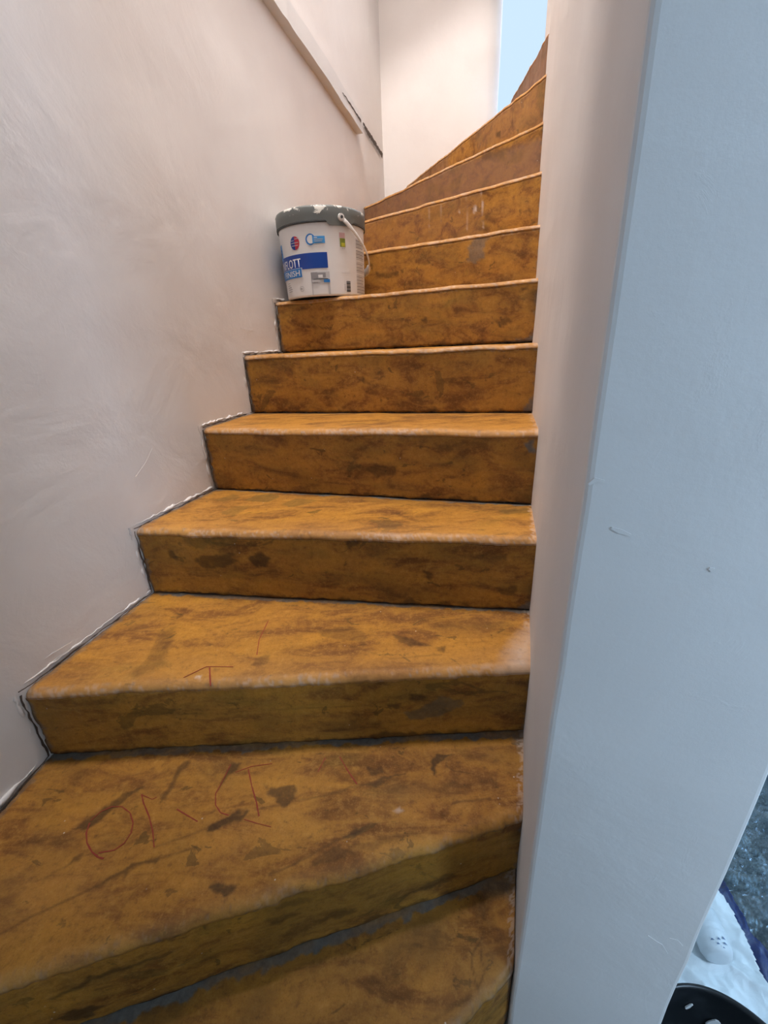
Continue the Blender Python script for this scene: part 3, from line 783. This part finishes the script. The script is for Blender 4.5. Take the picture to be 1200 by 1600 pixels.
# label patches mapped on the cone: s = degrees from the viewer-facing line (+ to photo right), h = height
def on_tub(deg, h, off): 
    th = view+radians(deg); r = rb(h)+off; return Vector((BX+r*cos(th), BY+r*sin(th), BZ+h))
def patch(name, d0, d1, h0, h1, mat, off=.0006, par=None, th=.0005):
    nx = max(2, int(abs(d1-d0)/3)); ny = max(1, int((h1-h0)/.03)); V = []; Fc = []
    for o_ in (off, off+th):
        for j in range(ny+1):
            for i in range(nx+1): V.append(on_tub(d0+(d1-d0)*i/nx, h0+(h1-h0)*j/ny, o_))
    n0 = (nx+1)*(ny+1)
    for j in range(ny):
        for i in range(nx):
            q = (j*(nx+1)+i, j*(nx+1)+i+1, (j+1)*(nx+1)+i+1, (j+1)*(nx+1)+i)
            Fc.append(q[::-1]); Fc.append(tuple(n0+k for k in q))
    ring = [i for i in range(nx+1)]+[j*(nx+1)+nx for j in range(1, ny+1)]+[ny*(nx+1)+i for i in range(nx-1, -1, -1)]+[j*(nx+1) for j in range(ny-1, 0, -1)]
    for a, b in zip(ring, ring[1:]+ring[:1]): Fc.append((a, b, n0+b, n0+a))
    return mesh_obj(name, V, Fc, mat, par or body, smooth=False)
def disc(name, dc, hc, r, mat, off=.0008, part=(0, 360), rin=0, yscale=1):
    n = 40; V = []; Fc = []
    R_ = rb(hc); a0, a1 = part
    for k in range(n+1):
        a = radians(a0+(a1-a0)*k/n)
        for rr_ in (rin, r): V.append(on_tub(dc+math.degrees(rr_*cos(a)/R_), hc+rr_*sin(a)*yscale, off))
    for k in range(n): Fc.append((2*k, 2*k+1, 2*k+3, 2*k+2))
    return mesh_obj(name, V, Fc, mat, body)
def text_on(name, s, d_right, h0, height, width, mat, off=.0012):
    cu = bpy.data.curves.new(name, 'FONT'); cu.body = s; cu.size = 1; cu.resolution_u = 3; cu.offset = .006
    ob = bpy.data.objects.new(name, cu); COL.objects.link(ob); bpy.context.view_layer.update()
    me = bpy.data.meshes.new_from_object(ob.evaluated_get(bpy.context.evaluated_depsgraph_get()))
    COL.objects.unlink(ob); bpy.data.objects.remove(ob)
    co = [v.co.copy() for v in me.vertices]; x0 = min(c.x for c in co); x1 = max(c.x for c in co); y0 = min(c.y for c in co); y1 = max(c.y for c in co)
    R_ = rb(h0)
    for v, c in zip(me.vertices, co):
        sx = (c.x-x1)/(x1-x0)*width; hy = (c.y-y0)/(y1-y0)*height
        v.co = on_tub(d_right+math.degrees(sx/R_), h0+hy, off)-Vector((BX, BY, BZ))
    me.name = name
    return link(name, me, mat, body)
M_BLUE = plain('label_blue', (.006, .055, .33), .35); M_LB = plain('label_light_blue', (.03, .20, .55), .35); M_WT = plain('label_white', (.80, .79, .78), .4)
M_SKY = plain('label_sky_blue', (.06, .32, .70), .35); M_R = plain('label_red', (.58, .03, .06), .4); M_GY = plain('label_grey', (.30, .29, .30), .5); M_LG = plain('label_pale_grey', (.55, .54, .54), .5)
M_BK = plain('print_black', (.03, .03, .03), .5); M_GR = plain('label_green', (.22, .28, .03), .5); M_YE = plain('label_yellow', (.62, .60, .04), .5); M_PK = plain('label_pink', (.66, .42, .42), .5)
patch('label_band', -112, 5, .084, .130, M_BLUE)
text_on('lettering', 'UNIFLOTT', -32, .092, .026, .136, M_WT, .0014)
patch('label_box', -86, -31, .0600, .0895, M_WT, .0013); patch('label_box', -86, -32, .0612, .0885, M_LB, .0020)
text_on('lettering', 'FINISH', -35, .066, .0175, .088, M_WT, .0028)
patch('logo_box', -118, -71, .124, .172, M_SKY); text_on('lettering', 'KNAUF', -73, .132, .026, .105, M_BLUE, .0014)
patch('label_picture', -19, 6, .040, .073, M_LG); patch('label_picture', -19, -10, .040, .072, M_GY, .0013); patch('label_picture', -11, 1, .056, .070, M_GY, .0014)
patch('label_picture', -9, -3, .055, .064, M_WT, .0020); patch('label_picture', -16, 4, .0500, .0520, M_BK, .0021); patch('label_picture', -2, 6, .0405, .0495, M_LB, .0022)
patch('label_picture', -18, -8, .042, .050, M_LG, .0021)
patch('label_picture', -19.5, -18, .004, .040, M_LG); patch('label_picture', 3, 6, .004, .040, M_LG)
disc('emblem', -38, .163, .0195, M_BLUE, .0010, (90, 270), 0, 1.02); disc('emblem', -38, .163, .0195, M_R, .0010, (-90, 90), 0, 1.02)
for k, (a, b, hh) in enumerate(((-44, -39, .170), (-37.5, -32, .174), (-44, -32, .163), (-43, -33, .155))): patch('emblem_text', a, b, hh, hh+.0018, M_LG, .0014)
disc('badge', -15, .168, .0165, M_LB, .0010, (0, 360), .0115); disc('badge', -15, .168, .0115, M_WT, .0009)
text_on('lettering', '1', -12.2, .157, .022, .0085, M_WT, .0024)
patch('badge', -12.5, 3.5, .156, .176, M_SKY, .0014); patch('badge_text', -10, -6, .171, .173, M_WT, .0021); patch('badge_text', -10, 1, .166, .168, M_LG, .0021); patch('badge_text', -10, 0, .161, .1628, M_LG, .0021)
text_on('lettering', '1', -12.6, .156, .024, .009, M_WT, .0026)
disc('seal', -35, .026, .0085, M_GY, .0010, (0, 360), .0076); text_on('lettering', 'K1', -33.8, .0235, .006, .008, M_BK, .0012)
patch('sticker', 22, 31, .140, .190, M_WT); patch('sticker', 22.6, 30.6, .172, .187, M_PK, .0012); patch('sticker', 23, 30.6, .158, .171, M_GR, .0012); patch('sticker', 23, 30.6, .146, .158, M_GR, .0012); patch('sticker', 25, 30, .147, .158, M_YE, .0017)
patch('fine_print', 24, 29.5, .1415, .1435, M_GY)
for k in range(9): patch('barcode', 30, 36.5, .012+k*.0038, .012+k*.0038+(.0022 if k % 3 else .003), M_BK)
for k in range(6): patch('fine_print', 26.6, 28.2, .016+k*.0035, .018+k*.0035, M_LG)
patch('fine_print', 23, 37, .069, .0698, M_LG)
for k in range(34):
    if k in (12, 20, 27): continue
    h = .010+k*.0050; patch('fine_print', 50, 82-random.uniform(0, 14), h, h+.0024, M_LG if k % 2 else M_GY, .0005, None, .0003)
for k in range(5): patch('fine_print', -66, -58+random.uniform(-3, 3), .048-k*.0065, .0495-k*.0065, M_GY)
# bail handle hanging on the right
pv = view+radians(24.5)
e1 = Vector((cos(pv), sin(pv), 0)); e2 = Vector((-sin(pv), cos(pv), 0))
if e2.x < 0: e2 = -e2
hc = Vector((BX, BY, BZ+.2275)); pts = []
for k in range(41):
    ph = pi*k/40; sn = sin(ph)
    pts.append(hc+e1*(.1655*cos(ph))+e2*(.163*sn**.85)+Vector((0, 0, -.136*sn**.9)))
bm = bmesh.new(); rings = []
for i, p in enumerate(pts):
    t = (pts[min(i+1, 40)]-pts[max(i-1, 0)]).normalized(); out = Vector((p.x-BX, p.y-BY, 0)).normalized(); s_ = t.cross(out).normalized(); out2 = s_.cross(t).normalized()
    grip = 1 if 15 <= i <= 25 else 0
    w = .0055+.008*grip; th = .0022+.0035*grip
    if i < 3 or i > 37: w = .007
    rings.append([bm.verts.new(p+s_*(w*cos(a))+out2*(th*sin(a)*1.2)) for a in [2*pi*k/12 for k in range(12)]])
for a, b in zip(rings[:-1], rings[1:]):
    for k in range(12): bm.faces.new((a[k], a[(k+1) % 12], b[(k+1) % 12], b[k]))
bm.faces.new(rings[0]); bm.faces.new(rings[-1][::-1]); bmesh.ops.recalc_face_normals(bm, faces=bm.faces)
M_H = plain('handle_white', (.72, .69, .66), .4)
handle = bm_obj('handle', bm, M_H, tub, True)
for sgn in (1, -1):
    bm = bmesh.new(); r = bmesh.ops.create_cone(bm, cap_ends=True, segments=24, radius1=.0115, radius2=.0105, depth=.007)
    bmesh.ops.bevel(bm, geom=[e for e in bm.edges], offset=.001, segments=2, affect='EDGES')
    M4 = (e1*sgn).to_track_quat('Z', 'Y').to_matrix().to_4x4(); M4.translation = hc+e1*sgn*.1655
    bmesh.ops.transform(bm, matrix=M4, verts=bm.verts); hb = bm_obj('pivot', bm, M_H, handle, False)
    bm = bmesh.new(); bmesh.ops.create_cone(bm, cap_ends=True, segments=20, radius1=.0045, radius2=.0045, depth=.003)
    M4 = M4.copy(); M4.translation = hc+e1*sgn*.1700; bmesh.ops.transform(bm, matrix=M4, verts=bm.verts)
    bm_obj('pivot_pin', bm, M_BK, handle)

# ------------------------------------------------------------------ hall floor at the right: sheets, film, roller, black bucket
def drape(name, x0, x1, y0, y1, res, hfun, mat, parent=None, inside=None, thick=.002):
    nx = int((x1-x0)/res)+1; ny = int((y1-y0)/res)+1
    X, Y = np.meshgrid(np.linspace(x0, x1, nx), np.linspace(y0, y1, ny)); Z = hfun(X, Y)
    keep = inside(X, Y) if inside else np.ones_like(X, bool)
    V = []; idx = -np.ones(X.shape, int)
    for j in range(ny):
        for i in range(nx):
            if keep[j, i]: idx[j, i] = len(V); V.append((X[j, i], Y[j, i], Z[j, i]))
    Fc = []
    for j in range(ny-1):
        for i in range(nx-1):
            q = (idx[j, i], idx[j, i+1], idx[j+1, i+1], idx[j+1, i])
            if min(q) >= 0: Fc.append(q)
    o = mesh_obj(name, V, Fc, mat, parent, True)
    md = o.modifiers.new('thickness', 'SOLIDIFY'); md.thickness = thick; md.offset = -1
    return o
def inpoly(pts):
    pts = np.array(pts)
    def f(X, Y):
        ins = np.zeros(X.shape, bool)
        for i in range(len(pts)):
            a = pts[i]; b = pts[(i+1) % len(pts)]
            cond = (a[1] > Y) != (b[1] > Y); xx = a[0]+(Y-a[1])*(b[0]-a[0])/(b[1]-a[1]+1e-12); ins ^= cond & (X < xx)
        return ins
    return f
def film_mat(name, c1, c2, rough, bs, spec=.8, sc=45, metal=0):
    M, nt, N, L, b = nodes(name); v = coords(nt, (1, 2.0, 1))
    n1 = noise(nt, sc, 7, .72, v, 1.5)
    L.new(mixc(nt, ramp(nt, noise(nt, 9, 4, .6, v), .3, .7), c1, c2), b.inputs['Base Color'])
    b.inputs['Roughness'].default_value = rough; b.inputs['Specular IOR Level'].default_value = spec; b.inputs['Metallic'].default_value = metal
    L.new(bump(nt, n1, bs, .012 if sc != 55 else .03), b.inputs['Normal']); return M
def ridged(X, Y): return 1-np.abs(2*fbm(X, Y, 4)-1)
zf = .045
def fpt(px, z=zf): q = at_z(px, z); return (q.x, q.y)
def folds(X, Y):
    h = 0*X
    for (p, q, w_, a_) in (((1130, 1378), (1200, 1400), .018, .022), ((1150, 1278), (1200, 1288), .016, .020), ((1170, 1203), (1200, 1210), .016, .020), ((1165, 1330), (1200, 1372), .02, .014), ((1160, 1420), (1200, 1440), .03, .012)):
        A = np.array(fpt(p, .02)); B = np.array(fpt(q, .02)); dd = (B-A)/np.linalg.norm(B-A); u = (X-A[0])*dd[0]+(Y-A[1])*dd[1]; v = -(X-A[0])*dd[1]+(Y-A[1])*dd[0]+(fbm(u*6, u*0, 2)-.5)*.03
        h = np.maximum(h, a_*np.exp(-np.abs(v/w_)**1.3)*np.clip((.5-np.abs(u))*4, 0, 1))
    return h
sheet = drape('dust_sheet', .36, 1.75, -.4, 1.5, .005, lambda X, Y: .012+folds(X, Y)+.010*np.clip(ridged(X*3+1.2*Y+4, Y*5-X)-.6, 0, 1)/.4+.014*ridged(X*34+Y*9, Y*55)+.010*fbm(X*6, Y*6, 2),
    film_mat('clear_film_crumpled', (.22, .28, .31), (.55, .62, .66), .11, 1.0, 1.0, 55, .75), None, lambda X, Y: ~((X < .9) & (Y > -.31*(X-.3535)*-1+.267) & (X < .3535+.31*(Y-.267)+.02)) & (np.hypot(X-.490, Y-.236) > .119))
tag(sheet, 'crumpled shiny clear plastic dust sheet covering the dark floor beyond the wall', 'plastic sheet')
wp = [fpt(p) for p in ((1110, 1395), (1128, 1410), (1143, 1432), (1160, 1470), (1178, 1512), (1200, 1562))]
dx, dy = wp[-1][0]-wp[-2][0], wp[-1][1]-wp[-2][1]
wp = wp+[(wp[-1][0]+.02, .12), (.62, .05), (.36, .10), (.37, .24), (.45, .50), (.62, .66)]
ra = at_z((1092, 1425), .09); rb_ = at_z((1122, 1500), .09)
rdir = (rb_-ra); rdir.z = 0; rlen = rdir.length; rdir.normalize(); rside = Vector((-rdir.y, rdir.x, 0))
def white_h(X, Y):
    h = .060+.013*np.clip(ridged(X*10+Y*7, Y*6-X*3)-.68, 0, 1)/.32+.0015*np.clip(ridged(X*25-Y*10, Y*22+9)-.7, 0, 1)/.3+.004*fbm(X*30, Y*30, 2)
    u = (X-ra.x)*rdir.x+(Y-ra.y)*rdir.y; v = (X-ra.x)*rside.x+(Y-ra.y)*rside.y
    return h
ws = drape('plastic_bag', .34, .85, .05, .70, .0025, white_h, film_mat('white_film', (.66, .70, .72), (.74, .77, .78), .35, .25, .5, 18), None, lambda X, Y: inpoly(wp)(X, Y) & (np.hypot(X-.490, Y-.236) > .119))
tag(ws, 'white plastic bag spread on the floor behind the black bucket', 'bag')
bp = [fpt(p, .04) for p in ((1112, 1358), (1127, 1374), (1142, 1404), (1158, 1434), (1170, 1462), (1190, 1484), (1204, 1508))]
bq = [fpt(p, .04) for p in ((1185, 1572), (1160, 1525), (1145, 1480), (1128, 1440), (1110, 1420), (1090, 1405))]
ext = [(bp[-1][0]+.03, .20), (bq[0][0], .20)]
bs_ = drape('plastic_film', .55, .95, .18, .7, .0022, lambda X, Y: .046+.014*np.clip(ridged(X*16-Y*6, Y*6+X*3)-.45, 0, 1)/.55, film_mat('blue_film', (.001, .008, .055), (.003, .022, .14), .15, .35, .8, 22), None, inpoly(bp+ext+bq))
tag(bs_, 'narrow strip of dark blue glossy plastic film along the white bag edge', 'plastic film')
# paint roller sleeve wrapped in white
rr0 = .030
bm = bmesh.new(); rings = []; prof = [(0, -.006), (.55, -.004), (.85, 0), (.97, .01), (1, .03)]+[(1+.02*sin(i), .03+(rlen-.06)*i/8) for i in range(1, 8)]+[(1, rlen-.03), (.97, rlen-.01), (.8, rlen), (.5, rlen+.002), (0, rlen+.002)]
base = Vector((ra.x, ra.y, .068+rr0))
for r, u in prof:
    cpt = base+rdir*u
    rings.append([bm.verts.new(cpt+rside*(rr0*r*cos(a))+Vector((0, 0, rr0*r*sin(a)))) for a in [2*pi*k/28 for k in range(28)]])
for a, b in zip(rings[:-1], rings[1:]):
    for k in range(28): bm.faces.new((a[k], b[k], b[(k+1) % 28], a[(k+1) % 28]))
bmesh.ops.remove_doubles(bm, verts=bm.verts, dist=1e-5); bmesh.ops.recalc_face_normals(bm, faces=bm.faces)
roller = bm_obj('paint_roller', bm, film_mat('roller_wrap', (.62, .66, .69), (.72, .75, .77), .4, .2, .4, 25), None, True)
tag(roller, 'rolled white paint roller sleeve lying on the white plastic bag', 'paint roller')
def on_roller(u, ang): return base+rdir*u+(rside*cos(ang)+Vector((0, 0, sin(ang))))*(rr0*1.03)
M_PR = plain('print_blue_grey', (.10, .15, .26), .5)
V = []; Fc = []
for (u0, a0, du, da) in ((.70, 1.2, .06, .25), (.75, 1.55, .05, .22), (.82, 1.25, .05, .3), (.78, 1.95, .04, .25), (.86, 1.7, .04, .2), (.93, 1.45, .03, .15)):
    k = len(V); V += [on_roller(rlen*u0, a0), on_roller(rlen*(u0+du), a0-da/2), on_roller(rlen*(u0+du), a0+da/2)]; Fc.append((k, k+1, k+2))
mesh_obj('print', V, Fc, M_PR, roller)
# black bucket
KX, KY, KR, KH = .490, .236, .1345, .192
bk = tag(empty('bucket', (KX, KY, .003)), 'black open plastic bucket with plaster spatters cut by the bottom frame edge', 'bucket')
bm = bmesh.new(); lathe(bm, [(0, 0), (.104, 0), (.108, .004), (.125, KH-.05), (.129, KH-.045), (.129, KH-.02), (KR-.003, KH-.018), (KR, KH-.008), (KR-.002, KH), (KR-.006, KH), (.126, KH-.008), (.105, .006), (0, .006)], 96, (KX, KY, .003))
bw = bm_obj('bucket_body', bm, None, bk, True)
def bucket_mat():
    M, nt, N, L, b = nodes('black_bucket_plastic'); v = coords(nt)
    L.new(mixc(nt, mul(nt, ramp(nt, noise(nt, 16, 3, .5, v), .5, .7), .5), (.010, .012, .014), (.045, .05, .055)), b.inputs['Base Color']); b.inputs['Roughness'].default_value = .32; return M
bw.data.materials.append(bucket_mat())
# plaster spatter inside and a trowel blade standing in it
def inner(th, h): r = .105+(.126-.105)*(h-.006)/(KH-.014)-.0015; return Vector((KX+r*cos(th), KY+r*sin(th), .003+h))
for (th0, h0, a, b_) in ((1.47, .147, .045, .004), (1.12, .117, .075, .016)):
    V = [inner(th0, h0)]; Fc = []
    for k in range(14):
        an = 2*pi*k/14; V.append(inner(th0+a*cos(an)*(1+.2*sin(3*an)), h0+b_*sin(an)-a*cos(an)*.12))
    for k in range(14): Fc.append((0, 1+k, 1+(k+1) % 14))
    o = mesh_obj('spatter', V, Fc, M_WT, bw); o.modifiers.new('t', 'SOLIDIFY').thickness = .002
bm = bmesh.new(); lathe(bm, [(0, .02), (.1055, .02), (.1055, .028), (0, .030)], 64, (KX, KY, .003))
bm_obj('bucket_content', bm, plain('old_filler', (.08, .085, .09), .8), bk, True)
